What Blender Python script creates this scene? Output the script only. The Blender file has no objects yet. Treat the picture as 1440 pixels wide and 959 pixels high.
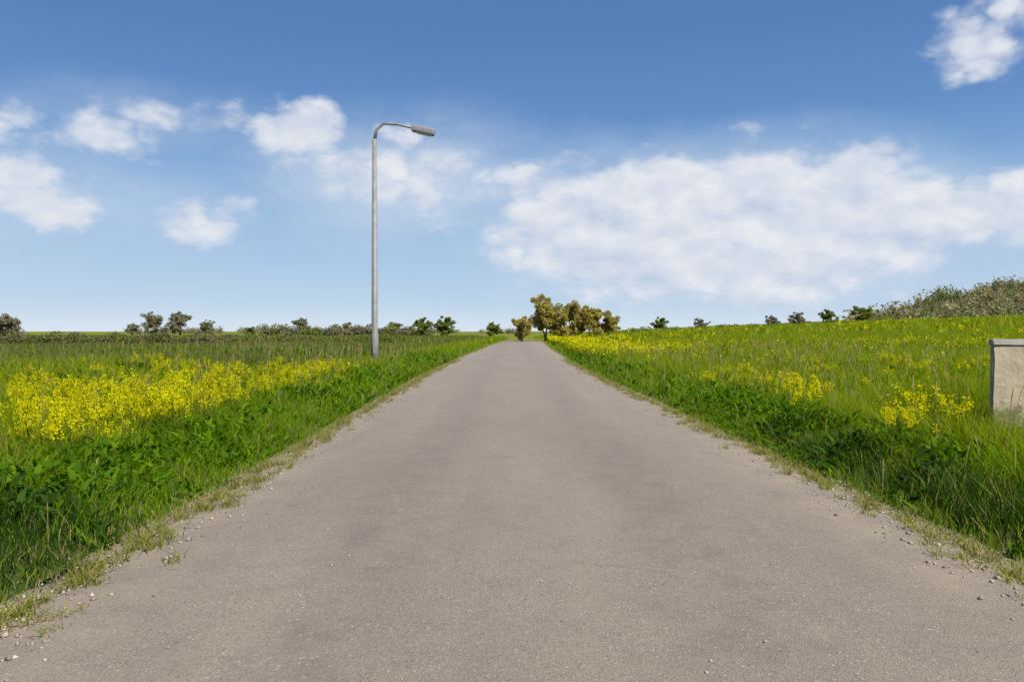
import bpy, bmesh, math, random
import numpy as np
from mathutils import Vector, Matrix
R = math.radians
random.seed(7); rng = np.random.default_rng(11)
scene = bpy.context.scene
COL = scene.collection
F = 1120.0; HZ = 466.0; CAMH = 1.5           # photo focal length and horizon (1440 px wide frame), eye height

# ------------------------------------------------------------------ helpers
def link(name, me, mat=None, parent=None):
    o = bpy.data.objects.new(name, me); COL.objects.link(o)
    if mat is not None and me is not None:
        for m in (mat if isinstance(mat, (list, tuple)) else [mat]): me.materials.append(m)
    if parent is not None: o.parent = parent
    return o
def tag(o, label=None, cat=None, group=None, kind=None):
    if label: o['label'] = label
    if cat: o['category'] = cat
    if group: o['group'] = group
    if kind: o['kind'] = kind
    return o
def empty(name, loc, rz=0.0, sc=1.0):
    o = bpy.data.objects.new(name, None); COL.objects.link(o)
    o.location = loc; o.rotation_euler = (0, 0, rz); o.scale = (sc, sc, sc); o.empty_display_size = .2
    return o
def copy_tree(o, parent=None):
    c = o.copy(); COL.objects.link(c)
    if parent is not None: c.parent = parent
    for ch in list(o.children): copy_tree(ch, c)
    return c
def np_mesh(name, co, faces, attr=None, smooth=False, mi=None):
    """co (n,3); faces (m,k) all the same k; attr = per-vertex rgb"""
    me = bpy.data.meshes.new(name)
    n, (m, k) = len(co), faces.shape
    me.vertices.add(n); me.vertices.foreach_set('co', np.ascontiguousarray(co, np.float32).ravel())
    me.loops.add(m * k); me.loops.foreach_set('vertex_index', np.ascontiguousarray(faces, np.int32).ravel())
    me.polygons.add(m); me.polygons.foreach_set('loop_start', np.arange(0, m * k, k, dtype=np.int32))
    if mi is not None: me.polygons.foreach_set('material_index', np.ascontiguousarray(mi, np.int32))
    if smooth: me.polygons.foreach_set('use_smooth', np.ones(m, bool))
    if attr is not None:
        a = me.attributes.new('tint', 'FLOAT_COLOR', 'POINT')
        c4 = np.ones((n, 4), np.float32); c4[:, :3] = attr
        a.data.foreach_set('color', c4.ravel())
    me.update(calc_edges=True); me.validate()
    return me
def tube(bm, pts, rads, seg=10, cap=True):
    rings = []
    for i, p in enumerate(pts):
        p = Vector(p)
        d = (Vector(pts[min(i + 1, len(pts) - 1)]) - Vector(pts[max(i - 1, 0)])).normalized()
        a = d.orthogonal().normalized() if abs(d.z) < .999 else Vector((1, 0, 0))
        if i: 
            a = (prev - d * prev.dot(d)).normalized()
        prev = a
        b = d.cross(a)
        rings.append([bm.verts.new(p + (a * math.cos(2 * math.pi * j / seg) + b * math.sin(2 * math.pi * j / seg)) * rads[i]) for j in range(seg)])
    for r0, r1 in zip(rings, rings[1:]):
        for j in range(seg):
            bm.faces.new((r0[j], r0[(j + 1) % seg], r1[(j + 1) % seg], r1[j])).smooth = True
    if cap:
        bm.faces.new(rings[0][::-1]); bm.faces.new(rings[-1])
def box(bm, c, s, rot=None, bevel=0):
    r = bmesh.ops.create_cube(bm, size=1.0)
    vs = r['verts']
    M = Matrix.Translation(c) @ (rot.to_4x4() if rot else Matrix.Identity(4)) @ Matrix.Diagonal((*s, 1))
    bmesh.ops.transform(bm, matrix=M, verts=vs)
    if bevel:
        es = list({e for v in vs for e in v.link_edges})
        bmesh.ops.bevel(bm, geom=es, offset=bevel, segments=2, affect='EDGES', profile=.6)
def bm_obj(name, bm, mat, parent=None):
    me = bpy.data.meshes.new(name); bm.normal_update(); bm.to_mesh(me); bm.free()
    return link(name, me, mat, parent)

# ------------------------------------------------------------------ node helpers
class NT:
    def __init__(s, tree): s.t = tree; s.n = tree.nodes; s.l = tree.links
    def new(s, typ, **kw):
        nd = s.n.new(typ)
        for k, v in kw.items(): setattr(nd, k, v)
        return nd
    def set(s, sock, v):
        if isinstance(v, bpy.types.NodeSocket): s.l.new(v, sock)
        elif v is not None: sock.default_value = v
    def math(s, op, a, b=None, c=None, clamp=False):
        nd = s.new('ShaderNodeMath', operation=op, use_clamp=clamp)
        for i, v in enumerate((a, b, c)):
            if v is not None: s.set(nd.inputs[i], v)
        return nd.outputs[0]
    def vmath(s, op, a, b=None, out=0):
        nd = s.new('ShaderNodeVectorMath', operation=op)
        s.set(nd.inputs[0], a)
        if b is not None: s.set(nd.inputs[1], b)
        return nd.outputs[out]
    def noise(s, vec, scale, detail=4, rough=.55, lac=2.0, dist=0, out='Fac'):
        nd = s.new('ShaderNodeTexNoise')
        if vec is not None: s.set(nd.inputs['Vector'], vec)
        nd.inputs['Scale'].default_value = scale; nd.inputs['Detail'].default_value = detail
        nd.inputs['Roughness'].default_value = rough; nd.inputs['Lacunarity'].default_value = lac
        nd.inputs['Distortion'].default_value = dist
        return nd.outputs[out]
    def ramp(s, fac, stops, interp='LINEAR'):
        nd = s.new('ShaderNodeValToRGB'); cr = nd.color_ramp; cr.interpolation = interp
        while len(cr.elements) < len(stops): cr.elements.new(.5)
        for e, (p, c) in zip(cr.elements, stops):
            e.position = p; e.color = (*c, 1) if not isinstance(c, (int, float)) else (c, c, c, 1)
        s.set(nd.inputs[0], fac); return nd.outputs[0]
    def mapr(s, v, a, b, c=0., d=1., smooth=True):
        nd = s.new('ShaderNodeMapRange', interpolation_type='SMOOTHSTEP' if smooth else 'LINEAR')
        s.set(nd.inputs[0], v)
        for i, q in zip((1, 2, 3, 4), (a, b, c, d)): s.set(nd.inputs[i], q)
        return nd.outputs[0]
    def mix(s, fac, a, b, mode='MIX'):
        nd = s.new('ShaderNodeMix', data_type='RGBA', blend_type=mode)
        s.set(nd.inputs[0], fac)
        for i, v in ((6, a), (7, b)):
            s.set(nd.inputs[i], (*v, 1) if isinstance(v, tuple) and len(v) == 3 else v)
        return nd.outputs[2]
    def bump(s, h, strength=.3, dist=.02, normal=None):
        nd = s.new('ShaderNodeBump'); s.set(nd.inputs['Height'], h)
        nd.inputs['Strength'].default_value = strength; nd.inputs['Distance'].default_value = dist
        if normal is not None: s.set(nd.inputs['Normal'], normal)
        return nd.outputs[0]
def material(name):
    m = bpy.data.materials.new(name); m.use_nodes = True
    t = NT(m.node_tree); t.n.clear()
    out = t.new('ShaderNodeOutputMaterial')
    return m, t, out
def principled(t, out, col, rough=.8, normal=None, spec=.3, metal=0.):
    b = t.new('ShaderNodeBsdfPrincipled')
    t.set(b.inputs['Base Color'], (*col, 1) if isinstance(col, tuple) and len(col) == 3 else col)
    t.set(b.inputs['Roughness'], rough); b.inputs['Specular IOR Level'].default_value = spec
    t.set(b.inputs['Metallic'], metal)
    if normal is not None: t.set(b.inputs['Normal'], normal)
    t.l.new(b.outputs[0], out.inputs[0]); return b
def geo_pos(t): return t.new('ShaderNodeNewGeometry').outputs['Position']
def obj_pos(t): return t.new('ShaderNodeTexCoord').outputs['Object']

def foliage_mat(name, transl=.35, rough=.7, spec=.12):
    m, t, out = material(name)
    at = t.new('ShaderNodeAttribute', attribute_name='tint')
    b = t.new('ShaderNodeBsdfPrincipled'); t.set(b.inputs['Base Color'], at.outputs['Color'])
    b.inputs['Roughness'].default_value = rough; b.inputs['Specular IOR Level'].default_value = spec
    tr = t.new('ShaderNodeBsdfTranslucent')
    t.set(tr.inputs[0], t.mix(1., at.outputs['Color'], (1.35, 1.35, .35), 'MULTIPLY'))
    mx = t.new('ShaderNodeMixShader'); mx.inputs[0].default_value = transl
    t.l.new(b.outputs[0], mx.inputs[1]); t.l.new(tr.outputs[0], mx.inputs[2]); t.l.new(mx.outputs[0], out.inputs[0])
    return m

# ------------------------------------------------------------------ camera
cam_d = bpy.data.cameras.new('camera'); cam = bpy.data.objects.new('camera', cam_d); COL.objects.link(cam)
cam_d.sensor_width = 36; cam_d.lens = 36 * F / 1440; cam_d.clip_start = .05; cam_d.clip_end = 20000
cam.location = (0, 0, CAMH); cam.rotation_euler = (R(90) - math.atan((479.5 - HZ) / F), 0, 0)
scene.camera = cam

# ------------------------------------------------------------------ light and sky
SUN_AZ, SUN_EL = R(138), R(47)                 # azimuth clockwise from the road's direction (+Y)
sd = Vector((math.sin(SUN_AZ) * math.cos(SUN_EL), math.cos(SUN_AZ) * math.cos(SUN_EL), math.sin(SUN_EL)))
sl = bpy.data.lights.new('sun', 'SUN'); sl.energy = 5.0; sl.angle = R(.53); sl.color = (1, .955, .88)
so = bpy.data.objects.new('sun', sl); COL.objects.link(so)
so.rotation_euler = sd.to_track_quat('Z', 'Y').to_euler(); so.location = (30, 10, 40)

w = bpy.data.worlds.new('World'); scene.world = w; w.use_nodes = True
t = NT(w.node_tree); t.n.clear()
wo = t.new('ShaderNodeOutputWorld'); bg = t.new('ShaderNodeBackground'); t.l.new(bg.outputs[0], wo.inputs[0])
sky = t.new('ShaderNodeTexSky', sky_type='NISHITA'); sky.sun_disc = False
sky.sun_elevation = SUN_EL; sky.sun_rotation = SUN_AZ; sky.air_density = 1.0; sky.dust_density = .6; sky.ozone_density = 2.0
bg.inputs['Strength'].default_value = .10
dirv = t.new('ShaderNodeTexCoord').outputs['Generated']
sep = t.new('ShaderNodeSeparateXYZ'); t.l.new(dirv, sep.inputs[0])
az = t.math('ARCTAN2', sep.outputs[0], sep.outputs[1]); el = t.math('ARCSINE', sep.outputs[2])
cmb = t.new('ShaderNodeCombineXYZ'); t.l.new(az, cmb.inputs[0]); t.l.new(el, cmb.inputs[1])
ae = cmb.outputs[0]
def srgb(r, g, b):
    q = [((v / 255 + .055) / 1.055) ** 2.4 for v in (r, g, b)]; k = 10 / 2 ** .7
    return tuple(v * k for v in q)
def elev(py): return math.atan((HZ - py) / F) / (math.pi / 2)
# clear-sky colours from the horizon up
SKY = [(0, srgb(214, 229, 243)), (elev(428), srgb(184, 208, 233)), (elev(370), srgb(165, 194, 226)), (elev(300), srgb(146, 181, 219)), (elev(240), srgb(118, 161, 209)),
       (elev(170), srgb(95, 140, 196)), (elev(60), srgb(84, 126, 184)), (elev(-100), srgb(78, 118, 178)), (1., srgb(58, 98, 160))]
CLOUD_LO, CLOUD_HI, VEILC = srgb(193, 206, 227), srgb(234, 236, 241), srgb(209, 220, 235)
# cloud banks: azimuth / elevation in photo pixels, half sizes, weight
BANKS = [(1010, 318, 350, 108, 1.5), (965, 256, 100, 50, 1.3), (875, 286, 150, 50, 1.05), (1110, 288, 150, 54, 1.3), (1260, 308, 190, 50, 1.2), (990, 352, 220, 56, 1.1), (1172, 240, 64, 42, 1.0), (770, 265, 190, 60, .62), (540, 250, 190, 75, .55),
         (425, 185, 75, 52, .92), (150, 188, 80, 34, .78), (205, 155, 90, 32, .5), (310, 165, 90, 40, .45), (15, 255, 65, 40, .9),
         (70, 288, 75, 34, .95), (270, 310, 90, 40, .6), (320, 290, 45, 26, .45), (1358, 62, 66, 46, .72), (1430, 5, 60, 45, .75),
         (1370, 312, 150, 45, 1.0), (1430, 265, 60, 45, .7), (590, 283, 60, 32, .7), (560, 187, 45, 30, .75), (950, 345, 260, 65, .8),
         (40, 185, 110, 45, .45), (1600, 250, 180, 70, .8), (-250, 230, 200, 70, .8), (2000, 280, 200, 60, .7)]
def cloud_cover(vec, banks, soft):
    cur = None
    for px, py, rx, ry, wt in banks:
        a0 = math.atan((px - 720) / F); e0 = math.atan((HZ - py) / F * math.cos(a0))
        d = t.vmath('MULTIPLY', t.vmath('SUBTRACT', vec, (a0, e0, 0)), (F / rx, F / ry, 0))
        v = t.math('MULTIPLY', t.mapr(t.vmath('LENGTH', d, out=1), soft, 0., 0., 1.), wt)
        cur = v if cur is None else t.math('MAXIMUM', cur, v)
    return cur
VEIL = [(1000, 312, 400, 135, 1.5), (1050, 300, 330, 105, 1.5), (930, 370, 210, 60, 1.1), (570, 255, 280, 115, .85), (130, 270, 260, 90, .45), (230, 170, 260, 60, .35), (1330, 310, 260, 80, .7), (820, 260, 240, 90, .6), (-400, 260, 500, 120, .6), (1900, 280, 500, 120, .7)]
warp = t.vmath('MULTIPLY', t.vmath('SUBTRACT', t.noise(ae, 8, 4, .6, out='Color'), (.5, .5, .5)), (.10, .06, 0))
wv_ = t.vmath('ADD', ae, warp)
cover = cloud_cover(wv_, BANKS, 1.4); veil = cloud_cover(wv_, VEIL, 1.15)
pv = t.vmath('MULTIPLY', ae, (1, 1.7, 1))
def billow(vec, det):
    q = t.vmath('ADD', vec, t.vmath('MULTIPLY', t.vmath('SUBTRACT', t.noise(vec, 32, 4, .6, out='Color'), (.5, .5, .5)), (.026, .026, 0)))
    puff = None
    for sc_, wt in ((16, .65), (39, .35)):
        vo = t.new('ShaderNodeTexVoronoi', feature='F1', voronoi_dimensions='2D'); vo.inputs['Scale'].default_value = sc_; t.l.new(q, vo.inputs['Vector'])
        d_ = t.math('MULTIPLY', t.math('MULTIPLY', vo.outputs['Distance'], vo.outputs['Distance']), wt)
        puff = d_ if puff is None else t.math('ADD', puff, d_)
    return t.math('ADD', t.math('MULTIPLY', t.noise(vec, 11, det, .62, 2.1, .2), .66), t.math('MULTIPLY', t.math('SUBTRACT', .78, puff), .34))
n1 = billow(pv, 11)
n2 = billow(t.vmath('ADD', pv, (.014, .034, 0)), 4)
nv = t.noise(t.vmath('MULTIPLY', ae, (1, 2.6, 1)), 7, 8, .6, 2.1, .4)
dens = t.math('ADD', t.math('MULTIPLY', cover, 1.15), t.math('MULTIPLY', t.math('SUBTRACT', n1, .5), 1.9))
alpha = t.mapr(dens, .30, .88, 0., .95)
va = t.math('MULTIPLY', veil, t.mapr(nv, .28, .66, .5, 1.0), clamp=True)
# brighter rounded tops, greyer undersides of the cloud bodies
shade = t.mapr(t.math('ADD', t.math('SUBTRACT', n1, n2), t.math('MULTIPLY', t.math('SUBTRACT', nv, .5), .35)), -.26, .20, 0., 1., False)
skyc = sky.outputs[0]
grad = t.ramp(t.math('DIVIDE', el, 1.5708, clamp=True), SKY)
skyc = t.mix(.93, skyc, grad)
ccol = t.mix(shade, CLOUD_LO, CLOUD_HI)
skyc = t.mix(t.math('MULTIPLY', va, .93), skyc, VEILC)
t.l.new(t.mix(alpha, skyc, ccol), bg.inputs['Color'])

# ------------------------------------------------------------------ ground, road
def cx(y):      # road centre line
    y = np.asarray(y, float)
    return .28 - .36 * np.clip(y / 26, 0, 1) ** 1.3 + .9 * np.clip((y - 28) / 60, 0, None) ** 1.6
def half_w(y): return 2.86
def sm(x, a, b):
    q = np.clip((x - a) / (b - a), 0, 1); return q * q * (3 - 2 * q)
_wp = [(rng.uniform(.02, .35), rng.uniform(.02, .35), rng.uniform(0, 6.28)) for _ in range(8)]
def wob(x, y):
    s = 0
    for a, b, p in _wp: s = s + np.sin(x * a + y * b + p)
    return s / 8
def ground_z(x, y):
    x = np.asarray(x, float); y = np.asarray(y, float)
    d = np.abs(x - cx(np.clip(y, 0, 130))) - 2.9
    dist = np.hypot(x, y)
    z = -.02 + .09 * sm(d, 0., .7) - .10 * sm(d, 1.0, 3.0) + .25 * sm(d, 3.5, 9) + .10 * wob(x, y) * sm(d, .4, 5)
    z = z + .042 * np.clip(x - 4, 0, 75) * sm(y, 12, 110) * sm(d, 3, 20)      # field tilts up to the right
    return z * (1 - .6 * sm(dist, 200, 600))
ys = np.concatenate([np.arange(-40, 0, 2.), np.arange(0, 40, .4), np.arange(40, 120, 2.), np.geomspace(120, 6000, 40)])
xs_h = np.concatenate([np.arange(0, 14, .3), np.arange(14, 60, 2.), np.geomspace(60, 6000, 34)])
xs = np.concatenate([-xs_h[:0:-1], xs_h])
X, Y = np.meshgrid(xs, ys)
X2 = X + cx(np.clip(Y, 0, 130))
Z = ground_z(X2, Y)
nx, ny = len(xs), len(ys)
idx = np.arange(nx * ny).reshape(ny, nx)
fc = np.stack([idx[:-1, :-1], idx[:-1, 1:], idx[1:, 1:], idx[1:, :-1]], -1).reshape(-1, 4)
gm, t, out = material('soil_and_short_grass')
p = geo_pos(t)
n = t.noise(p, .35, 5, .6); nf = t.noise(p, 6, 6, .65); nb = t.noise(p, .012, 4, .55)
base = t.ramp(n, [(.3, (.028, .045, .008)), (.55, (.055, .075, .010)), (.75, (.085, .085, .014))])
far = t.ramp(nb, [(.35, (.10, .125, .012)), (.5, (.13, .145, .01)), (.62, (.15, .15, .012)), (.7, (.11, .12, .02))])
sy = t.new('ShaderNodeSeparateXYZ'); t.l.new(p, sy.inputs[0])
colr = t.mix(t.mapr(sy.outputs[1], 25, 90), base, far)
colr = t.mix(t.mapr(nf, .55, .75, 0, .55), colr, (.10, .078, .042))
principled(t, out, colr, .95, t.bump(nf, .8, .08), .1)
tag(link('ground', np_mesh('ground', np.stack([X2, Y, Z], -1).reshape(-1, 3), fc, smooth=True), gm), kind='structure')

# gravelly shoulder under the grass edge and the road itself
def strip(name, off0, off1, z0, z1, mat, edge_noise, y0=-14, y1=128, step=.25, crown=0.0, cols=9):
    yy = np.concatenate([np.arange(y0, 40, step), np.arange(40, y1, 1.)])
    us = np.linspace(0, 1, cols)
    P = []
    for u in us:
        e = edge_noise * np.sin(yy * .63 + 2 * off0 + np.sin(yy * .31)) * .8 + edge_noise * np.sin(yy * 1.7 + 3 * off0) * .5 + edge_noise * np.sin(yy * 4.1 + off1) * .35 + edge_noise * rng.uniform(-.5, .5, len(yy))
        k = (1 if u == 1 else 0) - (1 if u == 0 else 0)
        xx = cx(np.clip(yy, 0, 130)) + off0 + (off1 - off0) * u + e * k
        P.append(np.stack([xx, yy, np.full_like(yy, z0 + (z1 - z0) * u + crown * (1 - (2 * u - 1) ** 2))], -1))
    P = np.stack(P, 1); ny_, nx_ = P.shape[:2]
    ii = np.arange(ny_ * nx_).reshape(ny_, nx_)
    f = np.stack([ii[:-1, :-1], ii[:-1, 1:], ii[1:, 1:], ii[1:, :-1]], -1).reshape(-1, 4)
    return link(name, np_mesh(name, P.reshape(-1, 3), f, smooth=True), mat)
sm_, t, out = material('sandy_gravel')
p = geo_pos(t)
nf = t.noise(p, 30, 5, .7); nm = t.noise(p, 2.2, 4, .6)
vor = t.new('ShaderNodeTexVoronoi'); vor.inputs['Scale'].default_value = 45; t.l.new(p, vor.inputs['Vector'])
c1 = t.ramp(nm, [(.3, (.20, .16, .10)), (.7, (.31, .26, .18))])
c1 = t.mix(t.math('MULTIPLY', vor.outputs['Distance'], .8, clamp=True), c1, (.13, .11, .07))
principled(t, out, c1, .95, t.bump(vor.outputs['Distance'], .7, .02), .1)
tag(strip('shoulder', -3.22, -2.6, -.005, .012, sm_, .16, cols=5), kind='structure')
tag(strip('shoulder', 2.6, 3.3, .012, -.005, sm_, .18, cols=5), kind='structure')

rm, t, out = material('worn_road')
p = geo_pos(t)
sep = t.new('ShaderNodeSeparateXYZ'); t.l.new(p, sep.inputs[0])
pl = t.vmath('MULTIPLY', p, (1, .22, 1))
big = t.noise(pl, .8, 4, .55); mid = t.noise(p, 3.5, 6, .65); fine = t.noise(p, 90, 4, .7)
vor = t.new('ShaderNodeTexVoronoi'); vor.inputs['Scale'].default_value = 130; t.l.new(p, vor.inputs['Vector'])
c = t.ramp(big, [(.28, (.148, .119, .090)), (.5, (.183, .149, .113)), (.72, (.218, .177, .135))])
c = t.mix(t.mapr(mid, .45, .72, 0, .5), c, (.138, .11, .086))
c = t.mix(t.mapr(fine, .35, .75, 0, .45), c, (.26, .215, .17))
stone = t.ramp(vor.outputs['Color'], [(.0, (.45, .45, .45)), (.5, (1., 1., 1.)), (1., (1.5, 1.45, 1.35))])
c = t.mix(.5, c, stone, 'MULTIPLY')
# wheel paths worn smoother and a little darker, a dusty crown and dusty margins
ax = t.math('ABSOLUTE', t.math('SUBTRACT', sep.outputs[0], .1))
wob_ = t.math('MULTIPLY', t.math('SUBTRACT', t.noise(pl, .5, 3), .5), .8)
trk = t.mapr(t.math('ABSOLUTE', t.math('SUBTRACT', t.math('ADD', ax, wob_), 1.05)), .55, .1, 0, 1)
c = t.mix(t.math('MULTIPLY', trk, t.mapr(mid, .3, .7, .15, .42)), c, (.118, .094, .074))
dust = t.math('MULTIPLY', t.mapr(ax, 1.9, 2.75, 0, 1), t.mapr(t.noise(p, 1.6, 5, .65), .38, .62, 0, .75))
c = t.mix(dust, c, (.26, .208, .145))
c = t.mix(t.mapr(sep.outputs[1], 4, 26, 0, .38), c, (.232, .191, .15))      # paler colour mixed in farther along
c = t.mix(t.mapr(t.noise(p, 9, 7, .72), .54, .72, 0, .30), c, (.245, .205, .155))
c = t.mix(t.mapr(t.noise(p, 17, 5, .7), .60, .74, 0, .35), c, (.105, .085, .066))
ag = t.new('ShaderNodeTexVoronoi'); ag.inputs['Scale'].default_value = 38; t.l.new(p, ag.inputs['Vector'])
agm = t.math('MULTIPLY', t.mapr(ag.outputs['Distance'], .32, .22, 0, 1), t.mapr(t.noise(p, 5, 3), .35, .65, .15, .75))
agc = t.ramp(t.noise(ag.outputs['Color'], 3, 0), [(.35, (.09, .075, .06)), (.5, (.20, .165, .125)), (.62, (.36, .315, .25))])
c = t.mix(agm, c, agc)
# damp / oily stains and small darker repairs
st = t.mapr(t.noise(t.vmath('MULTIPLY', p, (1, .6, 1)), .9, 6, .7), .62, .70, 0, .35)
c = t.mix(st, c, (.12, .098, .08))
wv = t.vmath('ADD', p, t.vmath('MULTIPLY', t.vmath('SUBTRACT', t.noise(p, 2.2, 6, .7, out='Color'), (.5, .5, .5)), (.7, .7, 0)))
vc = t.new('ShaderNodeTexVoronoi', feature='DISTANCE_TO_EDGE'); vc.inputs['Scale'].default_value = .8; t.l.new(wv, vc.inputs['Vector'])
crack = t.math('MULTIPLY', t.mapr(vc.outputs['Distance'], .006, .0, 0, 1), t.mapr(t.noise(p, .3, 3), .56, .64))
c = t.mix(t.math('MULTIPLY', crack, .28), c, (.09, .072, .055))
h = t.math('ADD', t.math('MULTIPLY', vor.outputs['Distance'], .5), t.math('MULTIPLY', fine, .5))
h = t.math('ADD', t.math('SUBTRACT', h, crack), t.math('MULTIPLY', mid, 1.5))
principled(t, out, c, .72, t.bump(h, .6, .012), .4)
tag(strip('road', -2.86, 2.86, .018, .018, rm, .085, crown=.05, cols=15), kind='structure')

# loose stones on the margins
pm, t, out = material('loose_stone')
at = t.new('ShaderNodeAttribute', attribute_name='tint'); principled(t, out, at.outputs['Color'], .9, None, .15)
n = 9000
yy = .8 + 34 * rng.random(n) ** 1.5; sd_ = rng.choice([-1, 1], n); edge = rng.random(n) < .9
xx = np.where(edge, sd_ * (2.82 + rng.normal(0, .20, n)), rng.uniform(-2.7, 2.7, n)) + cx(yy)
off = np.abs(xx - cx(yy)); zz = np.where(off < 2.8, .018 + .05 * (1 - (off / 2.86) ** 2), .006)
r0 = np.where(edge, np.clip(rng.gamma(2.0, .0036, n), 0, .022), np.clip(rng.gamma(1.5, .0022, n), 0, .010)) + .0025
octa = np.array([(1, 0, 0), (-1, 0, 0), (0, 1, 0), (0, -1, 0), (0, 0, .7), (0, 0, -.6), (.7, .7, .2), (-.7, .6, .3)], float)
co = octa[None, :6] * r0[:, None, None] * rng.uniform(.6, 1.3, (n, 6, 1)); a_ = rng.uniform(0, 6.28, n)
X_ = co[..., 0] * np.cos(a_)[:, None] - co[..., 1] * np.sin(a_)[:, None]; Y_ = co[..., 0] * np.sin(a_)[:, None] + co[..., 1] * np.cos(a_)[:, None]
co = np.stack([X_ + xx[:, None], Y_ + yy[:, None], co[..., 2] + (zz + r0 * .25)[:, None]], -1).reshape(-1, 3)
tri = np.array([(0, 2, 4), (2, 1, 4), (1, 3, 4), (3, 0, 4), (2, 0, 5), (1, 2, 5), (3, 1, 5), (0, 3, 5)])
tag(link('gravel', np_mesh('gravel', co, (tri[None] + (np.arange(n) * 6)[:, None, None]).reshape(-1, 3), np.repeat(np.array([(.22, .19, .15), (.30, .26, .20), (.16, .14, .12), (.36, .31, .24)])[rng.integers(0, 4, n)], 6, 0)), pm), 'loose gravel stones scattered along the road margins', 'gravel', kind='stuff')

# ------------------------------------------------------------------ vegetation as blades
GREENS = np.array([(.115, .225, .002), (.14, .24, .002), (.08, .175, .002), (.19, .265, .003)])
OLIVES = np.array([(.19, .27, .002), (.22, .27, .002), (.165, .25, .002), (.25, .26, .006)])
DULL = np.array([(.115, .145, .03), (.145, .15, .045), (.10, .13, .025)])
DRY = np.array([(.30, .25, .11), (.26, .22, .09)])
def scatter(n, y0, y1, side, dmin, dmax, margin=1.25, power=1.0):
    """points beside the road inside a wedge a bit wider than the view; side -1/+1"""
    out = []
    tot = 0
    while tot < n:
        y = y0 + (y1 - y0) * rng.random(n * 3) ** power
        xmax = np.abs(y) * (720 / F) * margin + 2.2
        x = rng.uniform(0, 1, n * 3) * (y1 * (720 / F) * margin + 2.2)
        lim = np.minimum(xmax, dmax + 50 * (dmax > 90))
        q = x < lim
        x, y = x[q], y[q]
        d = x - side * cx(np.clip(y, 0, 130)) - 2.9
        ok = (d > dmin) & (d < dmax)
        out.append(np.stack([side * x[ok], y[ok], d[ok]], -1)); tot += ok.sum()
    return np.concatenate(out)[:n]
def blades(P, H, W, tint, lean=.45, segs=2):
    """curved tapering blades; arrays per blade"""
    n = len(P); a = rng.uniform(0, 2 * np.pi, n); la = rng.uniform(0, 2 * np.pi, n)
    L = lean * H * rng.uniform(.2, 1.3, n)
    side = np.stack([np.cos(a), np.sin(a), np.zeros(n)], -1) * W[:, None] * .5
    ld = np.stack([np.cos(la), np.sin(la), np.zeros(n)], -1) * L[:, None]
    up = np.zeros((n, 3)); up[:, 2] = H
    z0 = P[:, :3]
    rows = [(0, .8), (.5, 1.), (1., .12)] if segs == 2 else [(0, .8), (1., .2)]
    vs = []
    for q, wq in rows:
        c = z0 + up * q * (1 - .12 * q) + ld * q * q
        vs += [c - side * wq, c + side * wq]
    co = np.stack(vs, 1); k = len(vs)
    b = np.arange(n)[:, None] * k
    f = np.concatenate([b + np.array([[2 * i, 2 * i + 1, 2 * i + 3, 2 * i + 2]]) for i in range(len(rows) - 1)], 0)
    return co.reshape(-1, 3), f, np.repeat(tint, k, 0)
def pick(pal, n, j=.18):
    return pal[rng.integers(0, len(pal), n)] * rng.uniform(1 - j, 1 + j, (n, 1))
def clump(x, y, s, seed): 
    return .5 + .5 * np.sin(x * s + 1.7 * np.sin(y * s * .7 + seed) + seed) * np.sin(y * s * .9 + 1.3 * np.sin(x * s * .8 + 2 * seed))
def merge(parts):
    co, fa, tt, o = [], [], [], 0
    for c, f, a in parts:
        co.append(c); fa.append(f + o); tt.append(a); o += len(c)
    return np.concatenate(co), np.concatenate(fa), np.concatenate(tt)
fol = foliage_mat('grass_blade', .5)
def dark_zone(x, y, d):
    """where the darker greens are mixed in: near left verge, right-hand strip"""
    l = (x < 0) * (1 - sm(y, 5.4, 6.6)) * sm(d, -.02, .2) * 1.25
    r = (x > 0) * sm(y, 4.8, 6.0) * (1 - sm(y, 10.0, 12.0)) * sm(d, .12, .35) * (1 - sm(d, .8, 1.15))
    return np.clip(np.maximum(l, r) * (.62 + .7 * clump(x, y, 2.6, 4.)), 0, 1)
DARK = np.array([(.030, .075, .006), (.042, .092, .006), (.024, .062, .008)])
def patch(x, y): return 1 - sm(np.hypot((x - 7.1) / 2.1, (y - 10.3) / 3.1), .8, 1.08)
def grass_tint(P, side):
    n = len(P)
    x, y, d = P.T
    k = sm(d + .5 * (clump(x, y, .7, 7.) - .5), .9, 1.7) * .85 + .15 * sm(y, 15, 40)
    k = np.clip(k + .5 * (clump(x, y, .9, 1.) - .5), 0, 1)
    c = np.where((rng.random(n) < k)[:, None], pick(OLIVES, n), pick(GREENS, n) * 1.0)
    dl = rng.random(n) < (sm(y, 20, 28) * .9 * (side < 0) * sm(d, 2.5, 6))
    c = np.where(dl[:, None], pick(DULL, n), c)
    c = np.where((rng.random(n) < .85 * dark_zone(x, y, d))[:, None], pick(DARK, n), c)
    dry = rng.random(n) < (.09 + .5 * np.exp(-np.clip(d, 0, None) / .16))
    c = np.where(dry[:, None], pick(DRY, n), c)
    return c
parts = []
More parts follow.
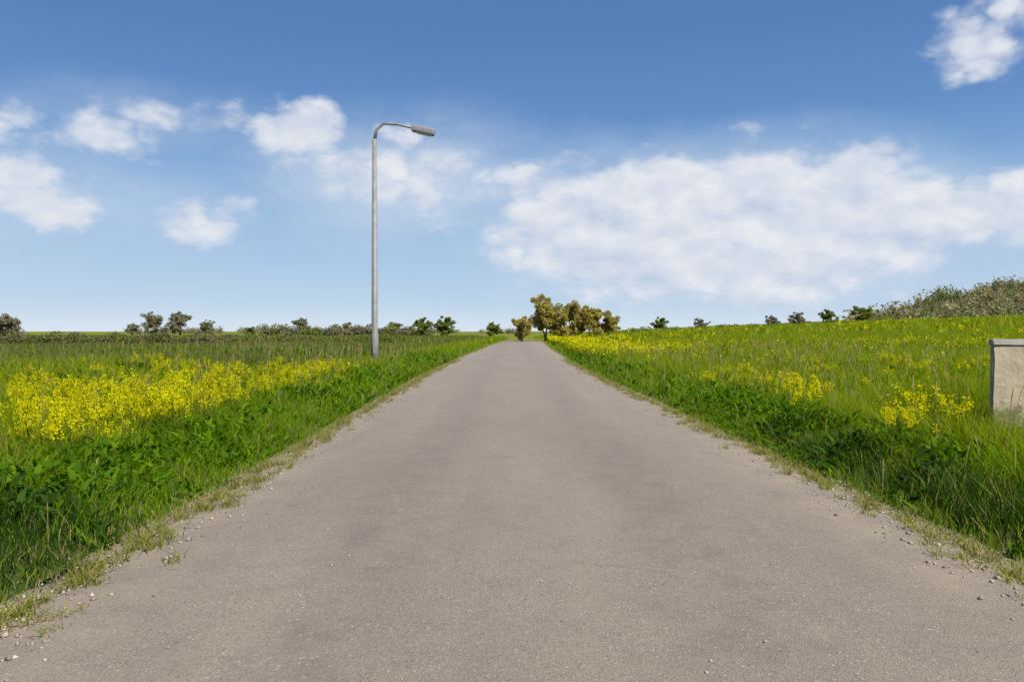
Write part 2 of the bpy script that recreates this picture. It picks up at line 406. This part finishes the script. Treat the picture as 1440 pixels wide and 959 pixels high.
for side in (-1, 1):
    for (n, y0, y1, w0, hs, dm, segs) in ((120000, 1.2, 14, .007, 1., 12, 2), (110000, 13, 34, .016, 1., 30, 2), (80000, 33, 75, .045, 1.05, 70, 1), (60000, 74, 190, .16, 1.2, 170, 1)):
        P = scatter(n, y0, y1, side, -.12, dm, power=.75)
        x, y, d = P.T
        H = (.08 + .17 * sm(d, .0, .6) * (.4 + 1.1 * clump(x, y, 1.6, 3.)) + (.34 if side > 0 else .26) * sm(d + .5 * (clump(x, y, .7, 7.) - .5), .8, 1.7) * (.75 + .4 * clump(x, y, 1.1, 9.)) * (1 - .45 * sm(y, 26, 40) * (side < 0))) * rng.uniform(.5, 1.35, n) * hs
        W = w0 * rng.uniform(.6, 1.5, n)
        H = H * (1 - .9 * patch(x, y))
        B = np.stack([x, y, ground_z(x, y) - .02], -1)
        parts.append((blades(B, H, W, grass_tint(P, side), .5, segs)))
for side in (-1, 1):
    yy = 1.5 + 40 * rng.random(420) ** 1.4; m = 26; n = len(yy) * m
    x0_ = side * (2.9 - np.abs(rng.normal(0, .16, len(yy)))) + cx(yy)
    x = np.repeat(x0_, m) + rng.normal(0, .035, n); y = np.repeat(yy, m) + rng.normal(0, .05, n)
    hh = np.repeat(rng.uniform(.04, .14, len(yy)), m) * rng.uniform(.4, 1.3, n)
    c = np.where((rng.random(n) < .62)[:, None], pick(DRY, n), pick(OLIVES, n) * .8)
    parts.append(blades(np.stack([x, y, np.full(n, .01)], -1), hh, rng.uniform(.004, .009, n), c, 1.1, 2))
    # dead stalks and seed heads standing out of the green
    n = 900; P = scatter(n, 3, 40, side, .15, 14, power=.8); x, y, d = P.T
    z0 = ground_z(x, y); hh = (.35 + .45 * sm(d, .6, 1.6)) * rng.uniform(.6, 1.25, n) * (1 - .7 * patch(x, y)); lx_ = rng.normal(0, .12, n) * hh; ly_ = rng.normal(0, .12, n) * hh
    wv_s = rng.uniform(.0025, .0045, n) * (.7 + y / 40); wv_h = wv_s * 1.9
    tt = pick(np.array([(.33, .27, .12), (.27, .21, .10), (.30, .28, .10), (.18, .12, .06)]), n)
    def quad(za, zb, wa, wb):
        L = [np.stack([x + lx_ * q * q + w_, y + ly_ * q * q, z0 + hh * q], -1) for q, w_ in ((za, -wa), (za, wa), (zb, wb), (zb, -wb))]
        return np.stack(L, 1).reshape(-1, 3), np.arange(n * 4).reshape(-1, 4), np.repeat(tt, 4, 0)
    parts += [quad(0, .5, wv_s, wv_s), quad(.5, .86, wv_s, wv_s), quad(.82, .93, wv_s, wv_h), quad(.93, 1.04, wv_h, wv_s)]
tag(link('grass', np_mesh('grass', *merge(parts)), fol), 'tall green and olive grass covering the verges and fields beside the road', 'grass', kind='stuff')

# broad leaves low in the verge
parts = []
for side in (-1, 1):
    for (n, y0, y1, sc) in ((26000, 1.5, 16, 1.), (20000, 15, 45, 1.8)):
        P = scatter(n, y0, y1, side, .15, 9 if y1 < 20 else 20, power=.8)
        x, y, d = P.T
        k = (clump(x, y, 2.1, 5.) > .42) & (patch(x, y) < .2)
        P = P[k]; x, y, d = P.T; n = len(P)
        ds_ = rng.random(n) < .9 * dark_zone(x, y, d)
        zz = ground_z(x, y) + rng.uniform(.02, .34, n) * sm(d, .1, 1.)
        H = rng.uniform(.05, .13, n) * sc; W = rng.uniform(.025, .06, n) * sc
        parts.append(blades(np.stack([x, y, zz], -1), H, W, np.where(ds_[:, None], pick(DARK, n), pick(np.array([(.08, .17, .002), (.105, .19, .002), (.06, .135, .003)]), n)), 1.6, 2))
tag(link('weeds', np_mesh('weeds', *merge(parts)), fol), 'dark broad-leaved weeds growing low among the verge grass', 'weeds', kind='stuff')

# ------------------------------------------------------------------ yellow flowering mustard
YEL = np.array([(.56, .50, .003), (.62, .56, .004), (.48, .46, .003)])
def mustard_local(n_br, n_fl, h, seed):
    """one branching mustard plant -> (stem part, leaf part, flower part) in local space, each (co,f,tint)"""
    r = np.random.default_rng(seed)
    st, lf, fl = [], [], []
    def ribbon(a, b, w):
        a, b = np.array(a), np.array(b); o = np.array([w, 0, 0]); q = np.array([0, w, 0])
        for s in (o, q):
            st.append(np.stack([a - s, a + s, b + s * .6, b - s * .6]))
    top = np.array([r.uniform(-.05, .05), r.uniform(-.05, .05), h])
    ribbon((0, 0, 0), top, .005)
    tips = [top]
    for i in range(n_br):
        q = r.uniform(.3, .85); b0 = top * q; an = r.uniform(0, 6.28); L = (1 - q) * h * r.uniform(.6, 1.0)
        tip = b0 + np.array([math.cos(an) * L * .5, math.sin(an) * L * .5, L * .85]); ribbon(b0, tip, .0035); tips.append(tip)
    for i in range(n_br * 3 + 4):
        q = r.uniform(.05, .75); b0 = top * q; an = r.uniform(0, 6.28); L = r.uniform(.06, .16) * (1.2 - q)
        dv = np.array([math.cos(an), math.sin(an), r.uniform(-.1, .5)]); sv = np.array([-math.sin(an), math.cos(an), 0]) * L * .22
        lf.append(np.stack([b0, b0 + dv * L * .55 - sv, b0 + dv * L, b0 + dv * L * .55 + sv]))
    heads = []
    for tp in tips:
        heads.append(len(fl))
        o = np.array([.004, 0, 0]); fl.append(np.stack([tp - o - (0, 0, .09), tp + o - (0, 0, .09), tp + o + (0, 0, .03), tp - o + (0, 0, .03)]))
        for j in range(n_fl):
            c = tp + np.array([r.normal(0, .022), r.normal(0, .022), r.uniform(-.07, .03)])
            s = r.uniform(.007, .0135)
            u = r.normal(size=3); u /= np.linalg.norm(u); v = np.cross(u, r.normal(size=3)); v /= np.linalg.norm(v)
            u, v = u * s, v * s
            fl.append(np.stack([c - u, c + v, c + u, c - v]))
    def pk(L): 
        a = np.array(L).reshape(-1, 3); return a, np.arange(len(a)).reshape(-1, 4)
    return pk(st), pk(lf), pk(fl)
def field_of(P, protos, smin, smax):
    """many plants as one mass"""
    outp = []
    kind = rng.integers(0, len(protos), len(P))
    for k, (cs, ff, tt) in enumerate(protos):
        Q = P[kind == k]; m = len(Q)
        if not m: continue
        a = rng.uniform(0, 6.28, m); s = rng.uniform(smin, smax, m)
        ca, sa = np.cos(a) * s, np.sin(a) * s
        x = cs[None, :, 0] * ca[:, None] - cs[None, :, 1] * sa[:, None] + Q[:, :1]
        y = cs[None, :, 0] * sa[:, None] + cs[None, :, 1] * ca[:, None] + Q[:, 1:2]
        z = cs[None, :, 2] * s[:, None] + Q[:, 2:3]
        co = np.stack([x, y, z], -1).reshape(-1, 3)
        f = (ff[None] + (np.arange(m) * len(cs))[:, None, None]).reshape(-1, 4)
        outp.append((co, f, np.tile(tt, (m, 1)) * np.repeat(rng.uniform(.85, 1.15, (m, 1)), len(cs), 0)))
    return merge(outp)
STEM = np.array((.12, .17, .006)); LEAF = np.array((.10, .16, .003))
def with_tint(tri, seed):
    r = np.random.default_rng(seed); o = []
    for (c, f), base in zip(tri, (STEM, LEAF, None)):
        if base is None:
            tt = np.repeat(YEL[r.integers(0, 3, len(f))], 4, 0)
        else: tt = np.tile(base, (len(c), 1))
        o.append((c, f, tt))
    return o
near_protos = [merge(with_tint(mustard_local(6, 17, .78, s), s)) for s in (1, 2, 3, 4)]
def far_proto(seed, scale):
    r = np.random.default_rng(seed); q = []; tt = []
    for j in range(16):
        c = np.array([r.normal(0, .16), r.normal(0, .16), r.uniform(.45, .85)]); s = r.uniform(.02, .045) * scale
        u = r.normal(size=3); u /= np.linalg.norm(u); v = np.cross(u, r.normal(size=3)); v /= np.linalg.norm(v)
        q.append(np.stack([c - u * s, c + v * s, c + u * s, c - v * s])); tt += [YEL[r.integers(0, 3)]] * 4
    for j in range(8):
        an = r.uniform(0, 6.28); b = np.array([r.normal(0, .1), r.normal(0, .1), 0]); hh = r.uniform(.4, .8); o = np.array([math.cos(an), math.sin(an), 0]) * .03 * scale
        tp = b * 2 + np.array([0, 0, hh]); q.append(np.stack([b - o, b + o, tp + o * .3, tp - o * .3])); tt += [STEM] * 4
    a = np.array(q).reshape(-1, 3); return a, np.arange(len(a)).reshape(-1, 4), np.array(tt)
far_protos = [far_proto(s, 1.) for s in (21, 22, 23)]
farther = [far_proto(s, 2.2) for s in (31, 32, 33)]
def flower_mask(x, y, side, d):
    m = sm(d + .5 * (clump(x, y, .7, 7.) - .5), .9, 1.8) * sm(clump(x, y, .42, 2.), .12, .5)
    if side < 0:
        m = m * .46 * sm(y, 5.5, 8) * (1 - .72 * sm(y, 11, 16)) * (1 - sm(y, 20, 24)) * (1 - .95 * sm(-x, y * .60, y * .645) * (1 - sm(y, 13, 16)))
    else:
        near_road = np.exp(-((d - 2.8) / 3.2) ** 2) * sm(y, 32, 45) * (1 - sm(y, 95, 120))
        m = m * (.03 + .34 * sm(clump(x, y, .22, 4.), .62, .85) * (1 - .85 * sm(y, 30, 50))) + near_road * .95
    return np.clip(m, 0, 1)
def flower_pts(n, y0, y1, side, dm):
    P = scatter(n, y0, y1, side, .6, dm, power=.8); x, y, d = P.T
    k = rng.random(n) < flower_mask(x, y, side, d) * (1 - patch(x, y))
    x, y = x[k], y[k]
    return np.stack([x, y, ground_z(x, y) - .02], -1)
parts = []
for side in (-1, 1):
    parts.append(field_of(flower_pts(5200 if side < 0 else 3000, 5, 22, side, 16), near_protos, .6, 1.05))
    parts.append(field_of(flower_pts(9000, 21, 55, side, 45), far_protos, .7, 1.05))
    if side > 0: parts.append(field_of(flower_pts(12000, 54, 180, side, 150), farther, .8, 1.1))
tag(link('yellow_flowers', np_mesh('yellow_flowers', *merge(parts)), fol), 'mass of yellow flowering mustard in the fields on both sides', 'wildflowers', kind='stuff')

# individual flowering plants standing nearest the road
stem_m, t, out = material('plant_stem'); principled(t, out, t.ramp(t.noise(obj_pos(t), 8, 3), [(.3, (.05, .09, .01)), (.7, (.085, .12, .015))]), .6)
def make_mustard(seed):
    r = empty('mustard_plant', (0, 0, 0))
    (cs, fs, ts), (cl_, fl_, tl_), (cf, ff, tf) = with_tint(mustard_local(6, 26, .75, seed), seed)
    link('stem', np_mesh('stem', np.concatenate([cs, cl_]), np.concatenate([fs, fl_ + len(cs)]), np.concatenate([ts, tl_])), fol, r)
    k = 27 * 4
    for i in range(len(cf) // k):
        link('flower_head', np_mesh('flower_head', cf[i * k:(i + 1) * k], ff[:27], tf[i * k:(i + 1) * k]), fol, r)
    return r

# ------------------------------------------------------------------ trees and bushes
bark, t, out = material('bark')
p = obj_pos(t); n = t.noise(t.vmath('MULTIPLY', p, (6, 6, 1)), 1.5, 5, .65)
principled(t, out, t.ramp(n, [(.3, (.07, .055, .04)), (.7, (.17, .14, .105))]), .95, t.bump(n, .6, .03), .1)
leafm = foliage_mat('tree_leaf', .35, .8, .08)
def tree_meshes(seed, h, rx, pal, n_leaf, leaf, bare=.0, low=.15):
    """tapered trunk with limbs; crown of leaf-sized faces gathered on clumps round the limb ends"""
    r = np.random.default_rng(seed); bm = bmesh.new()
    tips = []
    nst = 1 if low > .2 else 3
    for s in range(nst):
        bx, by = (0, 0) if nst == 1 else (r.normal(0, .05), r.normal(0, .05))
        tp = Vector((bx + r.normal(0, rx * .15), by + r.normal(0, rx * .15), h * r.uniform(.7, .85)))
        b = Vector((bx, by, -.1)); mid = b.lerp(tp, .45) + Vector((r.normal(0, rx * .07), r.normal(0, rx * .07), 0))
        r0 = h * (.032 if nst == 1 else .018)
        tube(bm, [b, mid, tp], [r0, r0 * .7, r0 * .2], 7)
        for i in range(9 if nst == 1 else 5):
            q = r.uniform(max(low, .2), .95); st = (b.lerp(mid, q / .45) if q < .45 else mid.lerp(tp, (q - .45) / .55))
            an = r.uniform(0, 6.28); L = rx * r.uniform(.55, 1.0) * (1.15 - .55 * q)
            e = st + Vector((math.cos(an) * L, math.sin(an) * L, h * r.uniform(.05, .22)))
            m2 = st.lerp(e, .5) + Vector((0, 0, -.03 * h))
            rr = r0 * .4 * (1.1 - q * .6); tube(bm, [st, m2, e], [rr, rr * .6, rr * .2], 5)
            tips += [e, st.lerp(e, .6)]
        tips += [tp, mid.lerp(tp, .6)]
    tme = bpy.data.meshes.new('trunk'); bm.to_mesh(tme); bm.free()
    cl = np.array([list(v) for v in tips])
    extra = cl[r.integers(0, len(cl), len(cl))] + r.normal(0, .16, (len(cl), 3)) * np.array([rx, rx, h * .5])
    cl = np.concatenate([cl, extra]); cl[:, 2] = np.clip(cl[:, 2], h * low, h * .97)
    k = r.integers(0, len(cl), n_leaf)
    sz = r.uniform(.10, .26, len(cl))
    dirs = r.normal(size=(n_leaf, 3)); dirs /= np.linalg.norm(dirs, axis=1)[:, None]
    c = cl[k] + dirs * (r.random(n_leaf) ** .45)[:, None] * sz[k][:, None] * np.array([rx, rx, h * .42])
    c[:, 2] = np.clip(c[:, 2], .02 * h, None)
    u = r.normal(size=(n_leaf, 3)); u /= np.linalg.norm(u, axis=1)[:, None]
    v = np.cross(u, r.normal(size=(n_leaf, 3))); v /= np.linalg.norm(v, axis=1)[:, None]
    s = (leaf * r.uniform(.6, 1.4, n_leaf))[:, None]
    co = np.stack([c - u * s, c + v * s * .6, c + u * s, c - v * s * .6], 1).reshape(-1, 3)
    pal = np.array(pal); cc = pal[r.integers(0, len(pal), len(cl))][k] * r.uniform(.75, 1.25, (n_leaf, 1))
    cme = np_mesh('crown', co, np.arange(n_leaf * 4).reshape(-1, 4), np.repeat(cc, 4, 0))
    tme.materials.append(bark); cme.materials.append(leafm)
    return tme, cme
def plant_tree(name, meshes, px, base_py_d, rz, sc, label, cat, group=None):
    d = base_py_d; x = (px - 720) / F * d
    e = empty(name, (x, d, float(ground_z(x, d)) - .05), rz, sc)
    link('trunk', meshes[0], None, e); link('crown', meshes[1], None, e)
    return tag(e, label, cat, group)
PB = [(.30, .25, .06), (.33, .275, .065), (.25, .22, .05), (.36, .29, .11)]       # olive brown, half bare
PG = [(.13, .17, .03), (.15, .18, .03), (.17, .19, .05)]
PGR = [(.19, .175, .11), (.17, .165, .10), (.22, .20, .13)]
brown = [tree_meshes(s_, 7, 3.3, PB, 13000, .15, low=.06) for s_ in (101, 102, 103)]
grn = [tree_meshes(s_, 6, 3.4, PG, 8500, .18, low=.05) for s_ in (111, 112, 113)]
gry = [tree_meshes(s_, 6, 3.2, PGR, 6500, .15, low=.08) for s_ in (121, 122, 123)]
for px, d, sc, mi, lab in ((767, 118, .95, 0, 'tallest brown-leaved tree in the clump at the end of the road'),
                           (800, 126, .86, 1, 'rounded olive-brown tree in the middle of the clump just right of the road end'),
                           (830, 120, .84, 2, 'olive-brown tree on the right side of the clump at the road end'),
                           (734, 114, .60, 2, 'low brown bush at the left foot of the tree clump ending the road'),
                           (786, 116, .66, 1, 'low brown bush in front of the tree clump at the road end'),
                           (856, 122, .60, 0, 'low brown bush at the right foot of the tree clump ending the road')):
    plant_tree('brown_tree', brown[mi], px, d, random.uniform(0, 6), sc, lab, 'tree', 'brown trees at the end of the road')
GL = 'hedgerow trees along the far left horizon'
for px, d, sc, k, lab in ((4, 74, .52, 'y', 'dark rounded tree on the horizon at the left edge of the view'),
                          (188, 205, .62, 'y', 'small grey tree at the left foot of the tallest far-left pair'),
                          (218, 190, 1.0, 'y', 'left one of the tallest pair of bare grey trees on the far left horizon'),
                          (254, 186, 1.05, 'y', 'right one of the tallest pair of bare grey trees on the far left horizon'),
                          (288, 200, .72, 'y', 'small grey tree at the right foot of the tallest far-left pair'),
                          (352, 215, .45, 'g', 'small low green tree at the left end of the far grey-green hedge'),
                          (422, 200, .85, 'y', 'tallest grey tree rising out of the long far hedge left of the lamp'),
                          (486, 215, .70, 'y', 'lower grey tree in the far hedge, the one nearest the lamp pole on its left'),
                          (556, 210, .66, 'g', 'green tree on the horizon right of the street lamp pole'),
                          (592, 180, .74, 'g', 'left one of two full green bushes between street lamp and road end'),
                          (628, 176, .78, 'g', 'right one of two full green bushes between street lamp and road end'),
                          (694, 190, .62, 'g', 'low green bush on the horizon just left of the road end')):
    plant_tree('tree', (grn if k == 'g' else gry)[random.randrange(3)], px, d, random.uniform(0, 6), sc, lab, 'tree', GL)
GR = 'bushes along the crest of the right field'
for px, d, sc, k, lab in ((930, 150, .50, 'g', 'first low green bush on the field crest right of the brown clump'),
                          (985, 150, .46, 'y', 'small dry bush on the crest of the right field, beside the first green one'),
                          (1085, 150, .46, 'y', 'dry bush half way along the crest of the right field'),
                          (1122, 146, .52, 'y', 'rounded grey-brown bush on the crest of the right field'),
                          (1165, 150, .52, 'g', 'green bush on the crest below the left end of the hill'),
                          (1212, 150, .60, 'g', 'largest green bush on the crest at the foot of the wooded hill')):
    plant_tree('bush', (grn if k == 'g' else gry)[random.randrange(3)], px, d, random.uniform(0, 6), sc, lab, 'bush', GR)
def hedge(px0, d0, px1, d1, h, wd, n, leaf, pal, label, seed):
    """a run of dense shrubs: many short stems, leaf faces heaped on uneven humps"""
    r = np.random.default_rng(seed)
    a = np.array([(px0 - 720) / F * d0, d0]); b = np.array([(px1 - 720) / F * d1, d1]); L = np.linalg.norm(b - a); m = int(L / (wd * .55)) + 2
    q = np.linspace(0, 1, m) + r.normal(0, .25 / m, m); cc = a + (b - a) * q[:, None]; hh = h * r.uniform(.55, 1.15, m)
    org = np.array((a[0], a[1], float(ground_z(a[0], a[1]))))
    k = r.integers(0, m, n); dv = r.normal(size=(n, 3)); dv /= np.linalg.norm(dv, axis=1)[:, None]; dv *= (r.random(n) ** .4)[:, None]
    c = np.stack([cc[k, 0] + dv[:, 0] * wd * .6, cc[k, 1] + dv[:, 1] * wd * .6, hh[k] * (.5 + .5 * dv[:, 2])], -1)
    c[:, 2] += ground_z(c[:, 0], c[:, 1])
    u = r.normal(size=(n, 3)); u /= np.linalg.norm(u, axis=1)[:, None]; v = np.cross(u, r.normal(size=(n, 3))); v /= np.linalg.norm(v, axis=1)[:, None]
    s_ = (leaf * r.uniform(.6, 1.5, n))[:, None]
    co = np.stack([c - u * s_, c + v * s_ * .6, c + u * s_, c - v * s_ * .6], 1).reshape(-1, 3) - org
    pal = np.array(pal); tt = pal[r.integers(0, len(pal), m)][k] * r.uniform(.75, 1.25, (n, 1))
    o = link('hedge', np_mesh('hedge', co, np.arange(n * 4).reshape(-1, 4), np.repeat(tt, 4, 0)), leafm); o.location = org
    return tag(o, label, 'hedge')
hedge(372, 195, 600, 185, 3.0, 3.2, 9000, .22, PGR + PG[2:], 'long grey-green hedge on the horizon behind the street lamp', 5)
hedge(-90, 62, 330, 68, 1.15, 1.7, 12000, .085, [(.13, .135, .05), (.15, .14, .07), (.11, .13, .035)], 'low dull olive hedge across the far side of the left field', 6)
hedge(338, 70, 560, 84, 1.05, 1.6, 8000, .085, [(.14, .15, .04), (.16, .155, .055), (.12, .145, .03)], 'low olive hedge running toward the road end from the left', 7)
def blob_proto(seed, n=170):
    r = np.random.default_rng(seed); dv = r.normal(size=(n, 3)); dv /= np.linalg.norm(dv, axis=1)[:, None]; c = dv * (r.random(n) ** .6)[:, None] * np.array([r.uniform(1.2, 2.2), r.uniform(1.2, 2.2), r.uniform(1.3, 2.4)]) * (1 + .35 * np.sin(dv[:, :1] * 4 + seed)) + np.array([0, 0, 1.9])
    u = r.normal(size=(n, 3)); u /= np.linalg.norm(u, axis=1)[:, None]; v = np.cross(u, r.normal(size=(n, 3))); v /= np.linalg.norm(v, axis=1)[:, None]
    s_ = r.uniform(.12, .34, n)[:, None]; a_ = np.stack([c - u * s_, c + v * s_ * .7, c + u * s_, c - v * s_ * .7], 1).reshape(-1, 3)
    pal = np.array([(.24, .205, .13), (.19, .185, .10), (.26, .215, .15), (.15, .17, .085)])
    return a_, np.arange(n * 4).reshape(-1, 4), np.tile(pal[seed % 4], (n * 4, 1)) * np.repeat(r.uniform(.75, 1.25, (n, 1)), 4, 0)
def far_wood(runs, d, hmax, label, seed):
    """far-off woods that read as one mass"""
    r = np.random.default_rng(seed); P = []
    for px0, px1, m in runs:
        px = r.uniform(px0, px1, m); dd = d + r.uniform(0, 60, m); P.append(np.stack([(px - 720) / F * dd, dd, np.zeros(m) - .5], -1))
    P = np.concatenate(P)
    return tag(link('far_woodland', np_mesh('far_woodland', *field_of(P, [blob_proto(s_) for s_ in range(60, 66)], hmax * .5, hmax)), leafm), label, 'woodland', kind='stuff')
hedge(890, 140, 1250, 150, 1.2, 2.4, 8000, .16, PG, 'low green hedge along the crest of the right field', 8)

# ------------------------------------------------------------------ wooded hill on the right
hy = np.linspace(200, 1000, 60); hx = np.linspace(60, 1100, 80)
HX, HY = np.meshgrid(hx, hy)
def hill_z(x, y):
    rt = x / np.clip(y, 1, None)
    return (16 * sm(rt, .40, .56) + 12 * sm(rt, .5, .80)) * sm(y, 190, 430) * (1 - .3 * sm(y, 650, 1000)) + 2.0 * wob(x * .25, y * .3) * sm(y, 230, 300) + .5
ii = np.arange(HX.size).reshape(HX.shape)
f = np.stack([ii[:-1, :-1], ii[:-1, 1:], ii[1:, 1:], ii[1:, :-1]], -1).reshape(-1, 4)
hm, t, out = material('hill_scrub')
p = geo_pos(t); n = t.noise(p, .05, 7, .7); n2 = t.noise(p, .5, 5, .7)
c = t.ramp(n, [(.3, (.14, .14, .06)), (.5, (.19, .17, .09)), (.7, (.23, .195, .12))])
c = t.mix(t.mapr(n2, .5, .65, 0, .5), c, (.09, .095, .03))
principled(t, out, c, .95, t.bump(n2, .8, 1.2), .05)
tag(link('hill', np_mesh('hill', np.stack([HX, HY, hill_z(HX, HY)], -1).reshape(-1, 3), f, smooth=True), hm), kind='structure')
# scattered scrub wood over the hill, one far mass
hxr = rng.uniform(110, 800, 9000); hyr = rng.uniform(215, 800, 9000); rt = hxr / hyr
ok = (rt > .42) & (rt < 1.2) & (clump(hxr, hyr, .035, 3.) + rng.normal(0, .25, 9000) > .42)
hp = np.stack([hxr[ok], hyr[ok], hill_z(hxr[ok], hyr[ok]) - .3], -1)[:2600]
far_wood([(-120, 36, 60), (176, 310, 70), (336, 470, 60), (470, 650, 110), (676, 735, 30)], 470, 1.35, 'far grey-green woods along the left horizon beyond the fields', 77)
tag(link('woodland', np_mesh('woodland', *field_of(hp, [blob_proto(s_) for s_ in range(40, 48)], .5, 2.3)), leafm), 'brown and olive scrub wood covering the hill at the right', 'woodland', kind='stuff')

# ------------------------------------------------------------------ street lamp
steel, t, out = material('galvanised_steel')
n = t.noise(obj_pos(t), 5, 5, .6)
principled(t, out, t.ramp(n, [(.3, (.15, .15, .14)), (.7, (.22, .22, .205))]), .6, t.bump(n, .1, .01), .3, .1)
glass, t, out = material('lamp_glass'); principled(t, out, (.45, .46, .45), .25)
conc, t, out = material('concrete'); n = t.noise(obj_pos(t), 9, 5, .6)
principled(t, out, t.ramp(n, [(.3, (.26, .24, .21)), (.7, (.36, .34, .30))]), .9, t.bump(n, .4, .01), .1)
d = 31.; lx = (527 - 720) / F * d
lamp = tag(empty('street_lamp', (lx, d, float(ground_z(lx, d)))), 'tall grey street lamp with a single arm over the left verge', 'street lamp')
bm = bmesh.new(); tube(bm, [(0, 0, -.1), (0, 0, 1.4), (0, 0, 1.45), (0, 0, 8.95)], [.15, .145, .125, .085], 16); bm_obj('pole', bm, steel, lamp)
bm = bmesh.new(); tube(bm, [(0, 0, 8.85), (.08, 0, 9.30), (.35, 0, 9.55), (.9, 0, 9.52), (1.55, 0, 9.36)], [.065, .06, .055, .05, .045], 12); bm_obj('arm', bm, steel, lamp)
bm = bmesh.new(); box(bm, (0, 0, -.04), (.45, .45, .16), bevel=.02); bm_obj('base', bm, conc, lamp)
rot = Matrix.Rotation(R(12), 3, 'Y')
bm = bmesh.new(); box(bm, (1.90, 0, 9.28), (.90, .36, .24), rot, .06); head = bm_obj('lamp_head', bm, steel, lamp)
bm = bmesh.new(); box(bm, (1.93, 0, 9.145), (.56, .25, .06), rot, .02); bm_obj('lens', bm, glass, head)
bm = bmesh.new(); box(bm, (0, -.148, .8), (.10, .02, .32), bevel=.006); bm_obj('access_door', bm, steel, lamp)

# ------------------------------------------------------------------ stone post at the right edge
stone, t, out = material('tan_stone')
p = obj_pos(t); n = t.noise(p, 3, 6, .65); nf = t.noise(p, 25, 5, .7)
c = t.ramp(n, [(.3, (.30, .245, .165)), (.7, (.41, .345, .24))]); c = t.mix(t.mapr(nf, .5, .7, 0, .4), c, (.17, .14, .10))
sz_ = t.new('ShaderNodeSeparateXYZ'); t.l.new(p, sz_.inputs[0])
st_ = t.noise(t.vmath('MULTIPLY', p, (7, 7, .8)), 1.3, 5, .65)
c = t.mix(t.mapr(st_, .5, .68, 0, .45), c, (.15, .13, .10))
mo_ = t.math('SUBTRACT', t.noise(p, 5, 6, .7), t.math('MULTIPLY', sz_.outputs[2], .55))
c = t.mix(t.mapr(mo_, .30, .46, 0, .75), c, (.075, .085, .03))
c = t.mix(t.mapr(t.noise(p, 14, 3, .5), .64, .69, 0, .6), c, (.40, .39, .33))
principled(t, out, c, .92, t.bump(t.math('ADD', n, t.math('MULTIPLY', nf, .4)), .6, .03), .15)
d = 12.3; x0 = (1396 - 720) / F * d
post = tag(empty('stone_slab', (x0 + .55, d, float(ground_z(x0 + .5, d))), R(-4)), 'pale tan upright stone slab standing in the grass at the right edge', 'stone slab')
def rough_block(bm, c, s_, cuts, amp, seed, bev):
    r = bmesh.ops.create_cube(bm, size=1.0); vs_ = r['verts']
    bmesh.ops.transform(bm, matrix=Matrix.Translation(c) @ Matrix.Diagonal((*s_, 1)), verts=vs_)
    es = list({e for v in vs_ for e in v.link_edges}); bmesh.ops.bevel(bm, geom=es, offset=bev, segments=2, affect='EDGES')
    bmesh.ops.subdivide_edges(bm, edges=bm.edges[:], cuts=cuts, use_grid_fill=True)
    from mathutils import noise as mn
    for v in bm.verts:
        q = v.co * 3 + Vector((seed, seed, 0)); v.co += Vector((mn.noise(q), mn.noise(q + Vector((9, 0, 0))), mn.noise(q + Vector((0, 9, 0))))) * amp
top = CAMH - (477 - HZ) / F * d - float(post.location.z)
bm = bmesh.new(); rough_block(bm, (0, 0, (top - .10) / 2 - .08), (1.10, .10, top - .10 + .16), 6, .016, 3, .02); bm_obj('body', bm, stone, post)
bm = bmesh.new(); rough_block(bm, (0, 0, top - .048), (1.13, .13, .098), 5, .010, 8, .015); bm_obj('coping', bm, conc, post)

# ------------------------------------------------------------------ near flowering plants
protos = [make_mustard(s) for s in (201, 202, 203)]
spots = [(-1, 6.9, 1.2), (-1, 7.8, 1.5), (-1, 9.0, 1.1), (-1, 10.2, 1.6), (-1, 11.5, 1.2), (-1, 13.5, 1.4), (-1, 16.4, 1.5), (1, 8.0, .75), (1, 8.2, 1.15), (1, 8.5, .95), (1, 8.6, 1.45), (1, 8.9, 1.25), (1, 8.3, 1.6), (1, 9.2, 1.65), (1, 10.7, .85), (1, 10.9, 1.15), (1, 11.2, 1.0), (1, 11.5, 1.3), (1, 11.8, 1.1), (1, 13.0, 1.6), (1, 14.5, 1.9)]
for i, (s, y, dd) in enumerate(spots):
    o = protos[i] if i < 3 else copy_tree(protos[i % 3])
    x = float(cx(y)) + s * (2.9 + dd)
    o.location = (x, y, float(ground_z(x, y)) - .02); o.rotation_euler.z = random.uniform(0, 6); k = random.uniform(.85, 1.15); o.scale = (k, k, k)
    tag(o, 'tall branching mustard plant with yellow flower heads in the ' + ('left' if s < 0 else 'right') + ' verge', 'wildflower', 'mustard plants along the ' + ('left' if s < 0 else 'right') + ' verge')

# ------------------------------------------------------------------ output
scene.render.engine = 'CYCLES'
vs = scene.view_settings; vs.view_transform = 'Standard'; vs.look = 'None'; vs.gamma = 1; vs.use_curve_mapping = False; vs.exposure = .7
